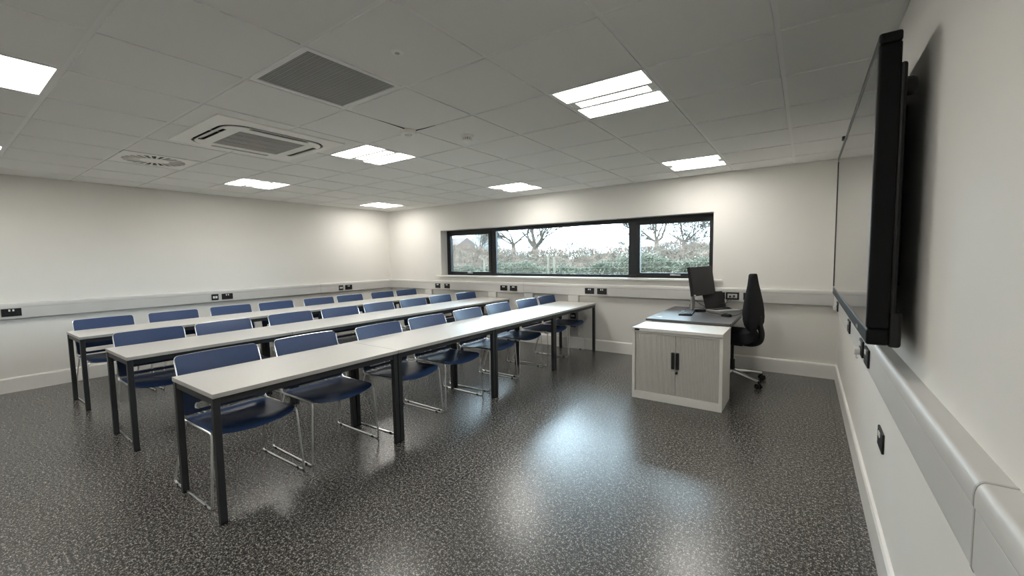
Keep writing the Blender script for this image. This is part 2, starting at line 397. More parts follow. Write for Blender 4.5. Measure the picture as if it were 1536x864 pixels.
# ------------------------------------------------------------------ sockets
def socket(name, loc, rot, label, wd=.146, ht=.086, style='double', group=None):
    """local: x along the wall, -y out of the wall, z up"""
    r_ = empty(name, loc); r_.rotation_euler = (0, 0, rot); tag(r_, label, 'socket', group)
    MB().box(-wd/2, wd/2, -.009, 0, -ht/2, ht/2).build('faceplate', 'black', r_, bevel=.002)
    if style == 'double':
        for s_ in (-1, 1):
            MB().box(s_*.014-.007, s_*.014+.007, -.0135, -.009, .012, .034).build('switch', 'white', r_, bevel=.001)
            q = MB(); q.box(s_*.045-.004, s_*.045+.004, -.0096, -.009, .004, .014).box(s_*.045-.012, s_*.045-.005, -.0096, -.009, -.018, -.013).box(s_*.045+.005, s_*.045+.012, -.0096, -.009, -.018, -.013)
            q.build('pin_holes', 'darkgap', r_)
    elif style == 'data':
        q = MB()
        for s_ in (-1, 1): q.box(s_*.016-.013, s_*.016+.013, -.0115, -.009, -.018, .016)
        q.build('data_outlet', 'white', r_, bevel=.001)
    elif style == 'single':
        MB().box(-.012, .012, -.013, -.009, .012, .03).build('switch', 'white', r_, bevel=.001)
    elif style == 'media':
        q = MB()
        q.box(-.052, .052, -.011, -.009, -.026, .026); q.build('media_inset', 'silver', r_, bevel=.001)
        q = MB(); q.box(-.035, -.012, -.03, -.011, -.014, .006); q.build('media_plug', 'black', r_, bevel=.002)
        MB().box(.008, .03, -.03, -.011, -.010, .012).build('media_plug', 'black', r_, bevel=.002)
    return r_
TF = .0515
G1 = 'black sockets on the trunking'
for x, lb in ((-6.065, 'black switched socket under the window, leftmost on the window wall trunking'),
              (-5.825, 'black socket just right of the leftmost one on the window wall trunking'),
              (-4.50, 'left one of the socket pair above the end of the middle desk row'),
              (-4.30, 'right one of the socket pair above the end of the middle desk row'),
              (-2.925, 'left one of the socket pair above the end of the nearest desk row'),
              (-2.73, 'right one of the socket pair above the end of the nearest desk row'),
              (-1.19, 'black socket partly behind the open laptop'),
              (-.845, 'black socket partly behind the tall black chair back')):
    socket('double_socket', (x, -TF, .893), 0, lb, wd=.13 if x < -5 else .146, group=G1)
socket('media_socket', (-1.035, -TF, .893), 0, 'black framed media plate with cables plugged in, behind the teacher desk', style='media', ht=.09, group=G1)
for y, lb in ((-5.198, 'black double socket at the far left edge, nearest the camera on the left wall'),
              (-3.094, 'black double socket midway along the left wall trunking'),
              (-1.04, 'black double socket on the left wall near the far corner')):
    socket('double_socket', (XL+TF, y, .893), PI/2, lb, group=G1)
for y, lb in ((-3.255, 'square black data outlet midway along the left wall trunking'), (-1.20, 'square black data outlet on the left wall near the far corner')):
    socket('data_socket', (XL+TF, y, .893), PI/2, lb, wd=.088, ht=.088, style='data', group=G1)
for y, lb in ((-.78, 'black socket under the far end of the wall display'), (-2.08, 'black socket under the middle of the wall display'),
              (-2.88, 'black socket with a white plug under the near end of the wall display'), (-3.12, 'black socket nearest the camera on the right wall trunking')):
    socket('double_socket', (-TF, y, .893), -PI/2, lb, group=G1)
for k_, (y, nm) in enumerate(((-.78, 'far end'), (-2.88, 'near end'))):
    p_ = empty('mains_plug', (-TF-.0135, y-.03, .88)); tag(p_, 'white mains plug in the socket under the %s of the wall display' % nm, 'plug', 'white plugs under the display')
    MB().prism(rrect(-.019, .019, -.019, .017, .010, 4), lambda p, t: (t, p[0], p[1]), -.024, 0).build('plug_body', 'white', p_, bevel=.002)
    MB().tube(fillet([(-.014, 0, -.017), (-.014, .004, -.04), (-.008, .02, -.042), (-.004, .05, -.040)], .012), .0035, 6).build('flex', 'white', p_)
socket('double_socket', (-.0005, -3.24, .535), -PI/2, 'black double socket low on the right wall below the trunking', group='low wall sockets', ht=.09)
for z, st, h_, lb in ((.625, 'single', .07, 'topmost'), (.505, 'data', .088, 'middle'), (.365, 'single', .07, 'lowest')):
    socket('wall_socket', (-3.20, -.0497, z), 0, lb + ' black socket on the vertical trunking at the end of the nearest desk row', wd=.088, ht=h_, style=st, group='sockets on the vertical drop')

# ------------------------------------------------------------------ ceiling lamps
def make_lamp():
    r_ = empty('ceiling_light')
    f = MB()
    for a in (-1, 1):
        f.box(min(a*.274, a*.288), max(a*.274, a*.288), -.288, .288, -.007, .012)
        f.box(-.274, .274, min(a*.276, a*.288), max(a*.276, a*.288), -.007, .012)
    for y in (-.062, .062): f.box(-.274, .274, y-.016, y+.016, -.005, -.001)
    f.box(-.290, .290, -.290, .290, .078, .086)
    for a in (-1, 1):
        f.box(min(a*.280, a*.290), max(a*.280, a*.290), -.290, .290, .012, .078)
        f.box(-.280, .280, min(a*.280, a*.290), max(a*.280, a*.290), .012, .078)
    for x in (-.2545, .2545): f.box(x-.0195, x+.0195, -.052, .052, -.003, -.0005)
    f.build('housing', 'lampframe', r_)
    # flat central diffuser
    MB().box(-.236, .236, -.049, .049, .000, .004).build('diffuser', 'diffuser', r_)
    for s_ in (-1, 1):      # curved side troughs with sloped ends
        q = MB(); N_ = 8; rows = []
        for i in range(N_+1):
            t_ = i/N_; y = s_*(.077 + (.272-.077)*t_); z = .004 + .062*math.sin(PI*min(1, (1-t_)*1.0))**.8*(1 - .0*t_)
            xe = .272 - .070*math.sin(PI*t_)
            rows.append((y, z, xe))
        vs = []; fs = []
        for (y, z, xe) in rows: vs += [(-.272, y, .004), (-xe, y, z), (xe, y, z), (.272, y, .004)]
        for i in range(N_):
            for j in range(3): fs.append((i*4+j, i*4+j+1, (i+1)*4+j+1, (i+1)*4+j))
        q.add(vs, fs).build('diffuser', 'diffuser', r_)
    return r_
proto = make_lamp()
LL = {(1,0): 'square ceiling light behind the camera, nearest the display wall', (5,0): 'square ceiling light cut by the left edge of the photo, brightest and largest there',
      (9,0): 'square ceiling light only just showing at the far left edge of the photo', (1,4): 'large square ceiling light nearest the camera on the right, above the open floor',
      (5,4): 'square ceiling light just beside the air conditioning cassette', (9,4): 'square ceiling light beyond the air conditioning cassette towards the left wall',
      (1,8): 'square ceiling light against the window wall above the right window pane', (5,8): 'square ceiling light by the window wall above the left window panes',
      (10,8): 'smallest square ceiling light, in the far corner of left and window walls'}
for k_, c_ in enumerate(LAMPS):
    o = proto if k_ == 0 else copy_tree(proto)
    x0, x1, y0, y1 = cell(*c_); o.location = ((x0+x1)/2, (y0+y1)/2, H)
    tag(o, LL[c_], 'ceiling light', 'square recessed ceiling lights')

# ------------------------------------------------------------------ other ceiling fittings
x0, x1, y0, y1 = cell(3, 2); cx, cy = (x0+x1)/2, (y0+y1)/2
g = empty('ceiling_grille', (cx, cy, H)); tag(g, 'dark grey square perforated return air grille in the ceiling', 'vent')
q = MB()
for a in (-1, 1): q.box(min(a*.262, a*.288), max(a*.262, a*.288), -.288, .288, -.008, .006).box(-.262, .262, min(a*.262, a*.288), max(a*.262, a*.288), -.008, .006)
q.build('grille_frame', 'tee', g, bevel=.002)
MB().box(-.262, .262, -.262, .262, -.001, .006).build('perforated_panel', 'perf', g)
q = MB()
for i in range(58): q.box(-.262, .262, -.257+i*.009-.0012, -.257+i*.009+.0012, -.0025, -.001)
q.build('louvre', 'ventgrey', g)

x0, x1, y0, y1 = cell(8, 2); cx, cy = (x0+x1)/2, (y0+y1)/2
g = empty('swirl_diffuser', (cx, cy, H)); tag(g, 'square white swirl air diffuser with a ring of dark radial slots', 'air diffuser')
# plate with radial slots left open over a dark box
ns = 24; sl = []
for i in range(ns):
    a = 2*PI*i/ns; d = Vector((math.cos(a), math.sin(a))); nrm = Vector((-d.y, d.x))
    sl.append([tuple(d*rr + nrm*ww) for rr, ww in ((.112, -.010), (.240, -.019), (.240, .019), (.112, .010))])
o = shell(rrect(-.288, .288, -.288, .288, .002, 2), sl, lambda x, y: (x, y, -.006), .004, .08, 'diffuser_plate', 'acwhite', g)
MB().lathe([(.25, .0), (.25, .06)], n=40).build('plenum_box', 'darkgap', g)
q = MB()
for i in range(ns):
    a = 2*PI*(i)/ns
    rt = Matrix.Rotation(a, 3, 'Z') @ Matrix.Rotation(math.radians(66), 3, 'X')
    vs = [rt @ Vector(p) for p in ((.115, -.010, 0), (.235, -.014, 0), (.235, .014, 0), (.115, .010, 0))]
    vs = [p + Vector((0, 0, .008)) for p in vs]; q.add(vs + [p+Vector((0, 0, .0015)) for p in vs], [(0,1,2,3), (4,5,6,7), (0,1,5,4), (1,2,6,5), (2,3,7,6), (3,0,4,7)])
q.build('swirl_vane', 'ventgrey', g)

# air conditioning cassette
g = empty('air_conditioning_cassette', (AC[0], AC[1], H)); tag(g, 'square ceiling air conditioning cassette with rounded slots and a ribbed grey centre', 'air conditioner')
hw = AC[2]
q = shell(rrect(-hw, hw, -hw, hw, .006, 3), [rrect(-.392, .392, -.392, .392, .155, 8)], lambda x, y: (x, y, -.024 + .010*max(0, (max(abs(x), abs(y))-.39)/.085)), .006, .12, 'outer_panel', 'acwhite', g)
q = MB()
for a in (-1, 1): q.box(min(a*(hw-.004), a*hw), max(a*(hw-.004), a*hw), -hw, hw, -.014, 0).box(-hw, hw, min(a*(hw-.004), a*hw), max(a*(hw-.004), a*hw), -.014, 0)
q.build('panel_rim', 'acwhite', g)
MB().prism(rrect(-.394, .394, -.394, .394, .155, 8), lambda p, t: (p[0], p[1], t), .0, .06).build('air_duct', 'darkgap', g)
# inner deck (leaves the slots open)
inner = rrect(-.374, .374, -.374, .374, .145, 8)
slots = []
for k_ in range(4):
    a = k_*PI/2; c2, s2 = round(math.cos(a)), round(math.sin(a))
    sl_ = rrect(-.225, .225, .322, .368, .02, 3)
    slots.append([(x*c2-y*s2, x*s2+y*c2) for x, y in sl_])
shell(inner, slots + [rrect(-.25, .25, -.25, .25, .004, 2)], lambda x, y: (x, y, -.030), .006, .09, 'inner_deck', 'acwhite', g)
for k_ in range(4):
    rt = Matrix.Rotation(k_*PI/2, 3, 'Z'); q = MB()
    prof = [(.324, -.012), (.346, -.024), (.350, -.020), (.328, -.008)]
    q.add([rt @ Vector((s_*.215, y, z)) for s_ in (-1, 1) for y, z in prof], [(0,1,2,3), (4,5,6,7), (0,1,5,4), (1,2,6,5), (2,3,7,6), (3,0,4,7)])
    q.build('air_flap', 'acwhite', g)
q = MB()
q.box(-.25, .25, -.25, .25, -.026, -.018)
for i in range(38): q.box(-.245, .245, -.245+i*.0132, -.245+i*.0132+.007, -.032, -.026)
for i in range(1, 4): q.box(-.25+i*.125-.004, -.25+i*.125+.004, -.25, .25, -.0335, -.026)
q.build('intake_grille', 'acgrille', g)

# presence sensor pushed into the grid, smoke detector, sprinkler rose
g = empty('presence_sensor', (-2.875, -3.49, H)); tag(g, 'round white presence sensor hanging at a ceiling tile corner near the middle', 'sensor')
MB().lathe([(.058, -.007), (.062, -.010), (.062, -.032), (.056, -.038), (.0005, -.039)], n=32).build('sensor_body', 'trim', g, smooth=True)
MB().lathe([(.030, -.038), (.027, -.046), (.015, -.052), (.001, -.053)], n=24).build('sensor_lens', 'white', g, smooth=True)
MB().tube([(.055, .03, -.008), (.16, .034, -.0085), (.26, .033, -.008)], [.004, .0025, .001], 6).build('tile_gap_strip', 'black', g)  # this and the next: black strips painted in for the dark open tile gaps
MB().tube([(.02, -.055, -.008), (.026, -.16, -.0085), (.028, -.30, -.008)], [.004, .0025, .001], 6).build('tile_gap_strip', 'black', g)
g = empty('smoke_detector', (-2.60, -3.11, H-.007)); tag(g, 'round white smoke detector with a domed head on the ceiling', 'smoke detector')
MB().lathe([(.052, 0), (.052, -.014), (.046, -.018), (.001, -.018)], n=32).build('base', 'trim', g, smooth=True)
q = MB().lathe([(.036, -.018), (.036, -.026), (.001, -.026)], n=24); q.build('vent_ring', 'ventgrey', g, smooth=True)
q = MB()
for i in range(12):
    a = 2*PI*i/12; q.box(.036*math.cos(a)-.003, .036*math.cos(a)+.003, .036*math.sin(a)-.003, .036*math.sin(a)+.003, -.042, -.018)
q.lathe([(.042, -.040), (.041, -.046), (.030, -.055), (.001, -.058)], n=28); q.build('domed_head', 'trim', g, smooth=True)
g = empty('ceiling_sensor', (-1.955, -4.358, H-.007)); tag(g, 'tiny round white ceiling sensor with a dark eye, beside the dark grille', 'sensor')
MB().lathe([(.030, 0), (.028, -.005), (.016, -.007), (.001, -.007)], n=28).build('rim', 'tee', g, smooth=True)
MB().lathe([(.012, -.007), (.009, -.010), (.001, -.011)], n=20).build('eye', 'acgrille', g, smooth=True)

# ------------------------------------------------------------------ classroom tables
def make_table(w=.61, L=1.213):
    """local origin: centre of footprint on the floor; x depth, y length"""
    r_ = empty('classroom_table')
    q = MB().prism(rrect(-w/2, w/2, -L/2, L/2, .006, 2), lambda p, t: (p[0], p[1], t), .6955, .720)
    o = q.build('table_top', ['tabletop', 'tableedge'], r_, bevel=.0015)
    for p_ in o.data.polygons:
        if abs(p_.normal.z) < .5: p_.material_index = 1
    lx, ly = w/2-.028, L/2-.020
    f = MB()
    for s_ in (-1, 1):
        f.box(s_*lx-.012, s_*lx+.012, -ly+.017, ly-.017, .655, .695)
        f.box(-lx+.017, lx-.017, s_*ly-.012, s_*ly+.012, .655, .695)
    f.build('apron', 'steel', r_, bevel=.002)
    for sx in (-1, 1):
        for sy in (-1, 1):
            l_ = MB().box(sx*lx-.0175, sx*lx+.0175, sy*ly-.0175, sy*ly+.0175, .012, .695).build('leg', 'steel', r_, bevel=.003)
            MB().box(sx*lx-.0165, sx*lx+.0165, sy*ly-.0165, sy*ly+.0165, 0, .014).build('foot_cap', 'black', l_)
    return r_
ROWX = [(-3.123, 'row nearest the wall display', 'front row'), (-4.675, 'middle row', 'middle row'), (-6.225, 'row nearest the left wall', 'back row')]
P4 = ['nearest the camera', 'second from the camera end', 'second from the window end', 'against the window wall']
proto = make_table(); first = True
for x, rn, sn in ROWX:
    for k_ in range(4):
        o = proto if first else copy_tree(proto); first = False
        o.location = (x, -4.925 + 1.2155*(k_+.5), 0)
        tag(o, 'grey-topped table, %s in the %s' % (P4[k_], rn), 'table', 'classroom tables in the ' + sn)

# ------------------------------------------------------------------ blue sled-base chairs
def make_chair():
    """local: faces +x, floor runners from x=-.28 to x=.28"""
    r_ = empty('classroom_chair')
    def seatf(u, v):     # u: -.20..+.235 along depth, v across
        t_ = (u+.20)/.435
        z = .441 - .012*math.sin(PI*min(1, t_*1.1)) - (.020*max(0, (t_-.72)/.28)**2) 
        z += .020*(abs(v)/.24)**2.2*(.15+.85*t_)
        return (u + .06, v, z)
    ol = [(x + (.022*(1-(y/.24)**2) if x > .15 else 0), y) for x, y in rrect(-.20, .235, -.238, .238, .05, 6)]
    # extra points on the front edge so that it bows
    k = [i for i, p in enumerate(ol)]
    ol2 = []
    for i, p in enumerate(ol):
        ol2.append(p); nx = ol[(i+1) % len(ol)]
        if abs(nx[0]-p[0]) < .03 and abs(nx[1]-p[1]) > .2:
            for j in range(1, 10):
                y = p[1]+(nx[1]-p[1])*j/10; base = .235 if p[0] > .1 else -.20
                ol2.append((base + (.022*(1-(y/.24)**2) if base > 0 else 0), y))
    shell(ol2, [], seatf, .007, .035, 'seat', 'blue', r_)
    def backf(v, s_):    # v across, s_ height along the back
        t_ = s_/.37
        return (-.143 - .022*t_ - .070*t_*t_ - .022*(1-(v/.24)**2)*(.4+.6*t_) + .012, v, .458 + s_*.962)
    bo = [(v, s_) for v, s_ in rrect(-.242, .242, 0.0, .375, .022, 6)]
    bo2 = []
    for i, p in enumerate(bo):
        bo2.append(p); nx = bo[(i+1) % len(bo)]
        if abs(nx[1]-p[1]) < .02 and abs(nx[0]-p[0]) > .2:
            for j in range(1, 12): bo2.append((p[0]+(nx[0]-p[0])*j/12, p[1]))
    slot = rrect(-.182, .182, .024, .067, .018, 5)
    s2 = []
    for i, p in enumerate(slot):
        s2.append(p); nx = slot[(i+1) % len(slot)]
        if abs(nx[0]-p[0]) > .1:
            for j in range(1, 8): s2.append((p[0]+(nx[0]-p[0])*j/8, p[1]))
    shell(bo2, [s2], backf, .007, .035, 'backrest', 'blue', r_)
    # chrome rod: one sled per side carried up round the back
    R_ = .0064
    for s_ in (-1, 1):
        P = [(-.148, s_*.243, .462), (-.13, s_*.246, .440), (.275, s_*.242, .438), (.288, s_*.268, R_), (-.285, s_*.268, R_), (-.135, s_*.232, .428)]
        fr_ = MB().tube(fillet(P, .03, 5), R_, 8).build('sled_leg', 'chrome', r_, smooth=True)
        MB().box(.20, .225, s_*.268-.009, s_*.268+.009, 0, .012).box(-.235, -.21, s_*.268-.009, s_*.268+.009, 0, .012).build('floor_glide', 'black', fr_, bevel=.002)
    pts = [(-.148, -.2455, .465)]
    for i in range(9):
        t_ = i/8; s__ = .05+.30*t_; x, _, z = backf(-.243, s__); pts.append((x-.003, -.2465, z))
    a = backf(-.235, .380); c_ = backf(.235, .380); mid_ = backf(0, .380)
    pts += [(a[0]-.006, -.232, a[2]-.006), (backf(-.12, .380)[0]-.006, -.12, a[2]-.005), (mid_[0]-.006, 0, a[2]-.005), (backf(.12, .380)[0]-.006, .12, a[2]-.005), (c_[0]-.006, .232, c_[2]-.006)]
    for i in range(9):
        t_ = 1-i/8; s__ = .05+.30*t_; x, _, z = backf(.243, s__); pts.append((x-.003, .2465, z))
    pts.append((-.148, .2455, .465))
    MB().tube(fillet(pts, .02, 3), .0038, 8).build('back_frame', 'chrome', r_, smooth=True)
    for x in (-.09, .22):
        MB().tube(fillet([(x, -.243, .438), (x, -.2, .412), (x, .2, .412), (x, .243, .438)], .04, 4), .005, 8).build('cross_bar', 'chrome', r_, smooth=True)
    return r_
YS = [[-4.63, -4.03, -3.38, -2.79, -2.13, -1.51, -.90, -.33], [-4.61, -4.03, -3.35, -2.77, -2.16, -1.57, -.97, -.40], [-4.61, -4.00, -3.36, -2.78, -2.14, -1.57, -.915, -.35]]
DX = [[0, 0, .06, .05, .03, .0, .04, .03], [.0, .02, -.02, .03, .0, .02, -.01, .02], [0, .02, -.02, .01, .02, 0, .01, .0]]
RZ = [[.8, -.5, 2, -1, 1.5, 0, -2, 1], [-1, 1, .5, -1.5, 1, 0, 2, -1], [1, -1, 0, 1.5, -1, 1, 0, -.5]]
P8 = ['nearest the camera', 'second from the camera', 'third from the camera', 'fourth from the camera', 'fourth from the window wall', 'third from the window wall', 'second from the window wall', 'nearest the window wall']
proto = make_chair(); first = True
for r_i, (x, rn, sn) in enumerate(ROWX):
    for k_ in range(8):
        o = proto if first else copy_tree(proto); first = False
        o.location = (x-.19+DX[r_i][k_], YS[r_i][k_], 0); o.rotation_euler = (0, 0, math.radians(RZ[r_i][k_]))
        tag(o, 'blue plastic chair, %s in the %s' % (P8[k_], rn), 'chair', 'blue chairs in the ' + sn)

# ------------------------------------------------------------------ tambour cabinet
CX0, CX1, CY0, CY1, CZ = -1.695, -.885, -1.750, -1.300, .705
g = empty('tambour_cabinet', ((CX0+CX1)/2, (CY0+CY1)/2, 0)); tag(g, 'low off-white tambour door cabinet with two black handles, in front of the teacher desk', 'cabinet')
def loc(mb): return mb
def L(x0, x1, y0, y1, z0, z1):   # world box to cabinet-local
    cx, cy = (CX0+CX1)/2, (CY0+CY1)/2
    return (x0-cx, x1-cx, y0-cy, y1-cy, z0, z1)
q = MB()
q.box(*L(CX0, CX0+.028, CY0, CY1, 0, CZ-.030)).box(*L(CX1-.028, CX1, CY0, CY1, 0, CZ-.030)).box(*L(CX0+.028, CX1-.028, CY1-.015, CY1, .0, CZ-.03))
q.box(*L(CX0+.028, CX1-.028, CY0, CY1-.015, 0, .075)).box(*L(CX0+.028, CX1-.028, CY0+.006, CY1-.015, CZ-.055, CZ-.03))
q.build('carcass', 'cabinet', g, bevel=.002)
MB().box(*L(CX0-.001, CX1+.001, CY0-.012, CY1, CZ-.029, CZ)).build('cabinet_top', 'cabinet', g, bevel=.003)
mx_ = (CX0+CX1)/2 + .003
for s_ in (-1, 1):
    a, b_ = (CX0+.030, mx_-.001) if s_ < 0 else (mx_+.001, CX1-.030)
    ns = 26; st = (b_-a)/ns; prof = []
    for i in range(ns):
        prof += [(a+i*st+.0012, CY0+.016), (a+i*st+.003, CY0+.012), (a+(i+1)*st-.003, CY0+.012), (a+(i+1)*st-.0012, CY0+.016)]
    prof += [(b_, CY0+.022), (a, CY0+.022)]
    cx, cy = (CX0+CX1)/2, (CY0+CY1)/2
    d_ = MB().prism(prof, lambda p, t: (p[0]-cx, p[1]-cy, t), .078, CZ-.058).build('tambour_door', 'tambour', g)
    hx = mx_ + s_*.021 + .0
    MB().box(*L(hx-.014, hx+.014, CY0-.004, CY0+.012, .335, .492)).build('handle', 'black', d_, bevel=.003)
MB().lathe([(.012, 0), (.012, -.012), (.009, -.015), (.001, -.015)], c=(mx_+.012-(CX0+CX1)/2, CY0+.012-(CY0+CY1)/2, .300), n=20, axis='y').build('lock', 'black', g, smooth=True)
q = MB(); tx = CX0+.030
q.box(*L(tx, tx+.045, CY0-.0140, CY0-.012, CZ-.024, CZ-.008)); q.build('maker_badge', 'black', g)

# ------------------------------------------------------------------ teacher desk and what is on it
DZ = .733
g = empty('teacher_desk', (-1.295, -.68, 0)); tag(g, 'dark grey topped teacher desk behind the white cabinet', 'desk')
q = MB().prism(rrect(-.410, .410, -.62, .615, .008, 3), lambda p, t: (p[0], p[1], t), DZ-.025, DZ); q.build('desk_top', 'desktop', g, bevel=.002)
for sx in (-1, 1):
    for sy in (-1, 1): MB().box(sx*.24-.02, sx*.24+.02, sy*.55-.02, sy*.55+.02, 0, DZ-.025).build('leg', 'black', g, bevel=.003)
q = MB(); q.box(-.345, .345, -.56, -.54, DZ-.085, DZ-.025).box(-.345, .345, .54, .56, DZ-.085, DZ-.025).box(-.375, -.355, -.53, .53, DZ-.085, DZ-.025).box(.355, .375, -.53, .53, DZ-.085, DZ-.025)
q.build('desk_frame', 'black', g, bevel=.002)
MB().lathe([(.032, 0), (.032, .003), (.022, .004), (.001, .004)], c=(-.31, -.46, DZ), n=28).build('cable_grommet', 'silver', g, smooth=True)

# monitor (seen nearly edge-on, screen towards the chair)
A = Vector((-1.400, -.62, .918)); A2 = Vector((-1.459, -.62, 1.260)); B = Vector((-1.246, -.12, .930))
wv = (B-A); wv.z = 0; W_ = wv.length; wv.normalize(); nv = Vector((wv.y, -wv.x, 0))     # nv points to the chair
g = empty('computer_monitor', (0, 0, 0)); tag(g, 'black flat computer monitor on a silver stand on the teacher desk', 'monitor')
base = A + wv*(W_/2); base.z = DZ
g.location = base; g.rotation_euler = (0, 0, math.atan2(wv.y, wv.x))     # local x along the screen, local -y to the viewer
tilt = Matrix.Rotation(math.radians(-9), 3, 'X'); pv = (0, 0, .36)
q = MB().box(-W_/2, W_/2, -.012, .022, .185, .530, 0, rot=tilt, piv=pv); q.build('monitor_case', 'black', g, bevel=.004)
q = MB().box(-W_/2+.007, W_/2-.007, -.0135, -.012, .212, .523, 0, rot=tilt, piv=(0, 0, .36)); 
o = q.build('monitor_screen', 'monitor', g)
q = MB().box(-W_/2+.012, -W_/2+.052, -.0145, -.012, .190, .202, 0, rot=tilt, piv=pv); q.build('badge', 'white', g)
MB().box(-.038, .038, .105, .125, .008, .42).box(-.03, .03, .018, .107, .31, .40).build('stand_column', 'silver', g, bevel=.004)
MB().prism(rrect(-.10, .10, -.02, .135, .02, 4), lambda p, t: (p[0], p[1], t), 0, .010).build('stand_foot', 'silver', g, bevel=.002)

# laptop
P0 = Vector((-1.292, -.344, DZ)); P1 = Vector((-1.111, -.10, DZ)); hv = (P1-P0).normalized()
g = empty('laptop', (P0+P1)/2+Vector((.015, 0, 0)), math.atan2(hv.y, hv.x)); tag(g, 'open black laptop with a light base, right of the monitor', 'laptop')
b_ = MB().prism(rrect(-.155, .155, -.218, 0, .01, 3), lambda p, t: (p[0], p[1], t), .002, .017).build('laptop_base', 'silver', g, bevel=.002)
MB().box(-.135, .135, -.125, -.02, .017, .0185).build('keyboard_keys', 'black', b_)
MB().box(-.045, .045, -.20, -.14, .017, .0178).build('touchpad', 'silver', b_)
tl2 = Matrix.Rotation(math.radians(-20), 3, 'X')
l_ = MB().box(-.155, .155, -.003, .004, .018, .228, 0, rot=tl2, piv=(0, 0, .018)).build('laptop_lid', 'black', g, bevel=.0015)
MB().box(-.148, .148, -.0042, -.003, .030, .222, 0, rot=tl2, piv=(0, 0, .018)).build('laptop_screen', 'monitor', l_)

# keyboard
g = empty('keyboard', (-1.415, -.70, DZ), math.radians(-83)); tag(g, 'black computer keyboard on the desk in front of the silver monitor stand', 'keyboard')
q = MB().prism([(-.07, 0), (.07, 0), (.07, .022), (-.07, .012)], lambda p, t: (t, p[0], p[1]), -.215, .215); q.build('keyboard_case', 'black', g, bevel=.002)
q = MB()
for i in range(6):
    for j in range(18):
        y = -.055+i*.0205; z = .012 + (y+.07)/.14*.010
        q.box(-.205+j*.0228, -.205+j*.0228+.019, y-.008, y+.008, z, z+.005)
q.build('keys', 'monitor', g)
# mice
def mouse(loc_, rz, label, s=1.0):
    g = empty('computer_mouse', loc_, rz); tag(g, label, 'mouse')
    rings = []
    for i in range(9):
        t_ = -1+2*i/8; x = .055*s*t_; wd = .031*s*math.sqrt(max(.05, 1-t_**4*.85)); h_ = .036*s*math.sqrt(max(.03, 1-(t_+.15)**2*.72 if abs(t_+.15) < 1.15 else .03))
        rings.append([Vector((x, wd*math.cos(a), max(0, h_*math.sin(a)))) for a in [PI*j/10 for j in range(11)]])
    MB().loft(rings).build('mouse_shell', 'gloss', g, smooth=True)
    MB().lathe([(.006, -.003), (.006, .003)], c=(-.022*s, 0, .033*s), n=14, axis='y').build('scroll_wheel', 'silver', g)
    return g
mouse((-1.0, -.775, DZ), math.radians(160), 'glossy black computer mouse on the right of the desk, nearer the camera')
mouse((-1.07, -.165+.0, DZ), math.radians(20), 'small black mouse lying behind the laptop towards the wall', .95)
# adapter and cables
g = empty('power_adapter', (-1.31, -.50, DZ), math.radians(25)); tag(g, 'small black power adapter between the keyboard and the laptop', 'power adapter')
MB().prism(rrect(-.055, .055, -.025, .025, .008, 3), lambda p, t: (p[0], p[1], t), 0, .030).build('adapter_body', 'black', g, bevel=.003)
def cable(pts, r_, label, name='cable', m_='black'):
    pts = fillet(pts, .06, 5)
    c0 = pts[0]
    o = MB().tube([p for p in pts], r_, 6).build(name, m_, origin=tuple(c0), smooth=True)
    return tag(o, label, 'cable', 'cables on the teacher desk')
z_ = DZ+.004
cable([(-1.25, -.49, z_+.012), (-1.20, -.55, z_), (-1.10, -.62, z_), (-1.045, -.74, z_+.006)], .003, 'thin black cable running from the adapter to the near mouse')
cable([(-.945, -.79, z_+.006), (-.93, -.70, z_), (-.90, -.55, z_), (-.895, -.40, z_)], .003, 'thin black cable trailing right from the near mouse to the desk edge')
cable([(-1.36, -.50, z_+.012), (-1.42, -.35, z_+.003), (-1.50, -.22, z_+.02), (-1.47, -.10, z_+.11), (-1.38, -.085, z_+.03), (-1.30, -.10, z_)], .0035, 'looped black cable hanging behind the monitor stand')
cable([(-1.06, -.083, .885), (-1.10, -.12, .80), (-1.12, -.17, .765), (-1.16, -.12, z_+.015)], .0035, 'black cable hanging from the media plate down behind the laptop')
cable([(-1.015, -.083, .892), (-1.06, -.14, .82), (-1.16, -.15, .80), (-1.28, -.12, .77), (-1.35, -.13, z_)], .003, 'black cable from the media plate towards the monitor')
cable([(-1.15, -.06, z_), (-1.02, -.10, z_), (-.95, -.14, z_), (-.90, -.12, z_)], .0035, 'black cable lying along the back of the desk behind the chair')

# ------------------------------------------------------------------ teacher's swivel chair (local: faces -x)
g = empty('office_chair', (-.952, -.630, 0), math.radians(-12)); tag(g, 'tall black office swivel chair tucked behind the teacher desk', 'office chair')
rings = []
prof = [(.590, .262, .228, .0, .13), (.61, .235, .262, 0, .19), (.66, .205, .280, 0, .225), (.72, .188, .284, 0, .23), (.80, .180, .280, 0, .225), (.90, .190, .266, 0, .205), (1.0, .203, .248, 0, .17), (1.08, .210, .234, 0, .135), (1.15, .208, .230, 0, .10), (1.178, .205, .230, 0, .08), (1.192, .208, .228, 0, .05)]
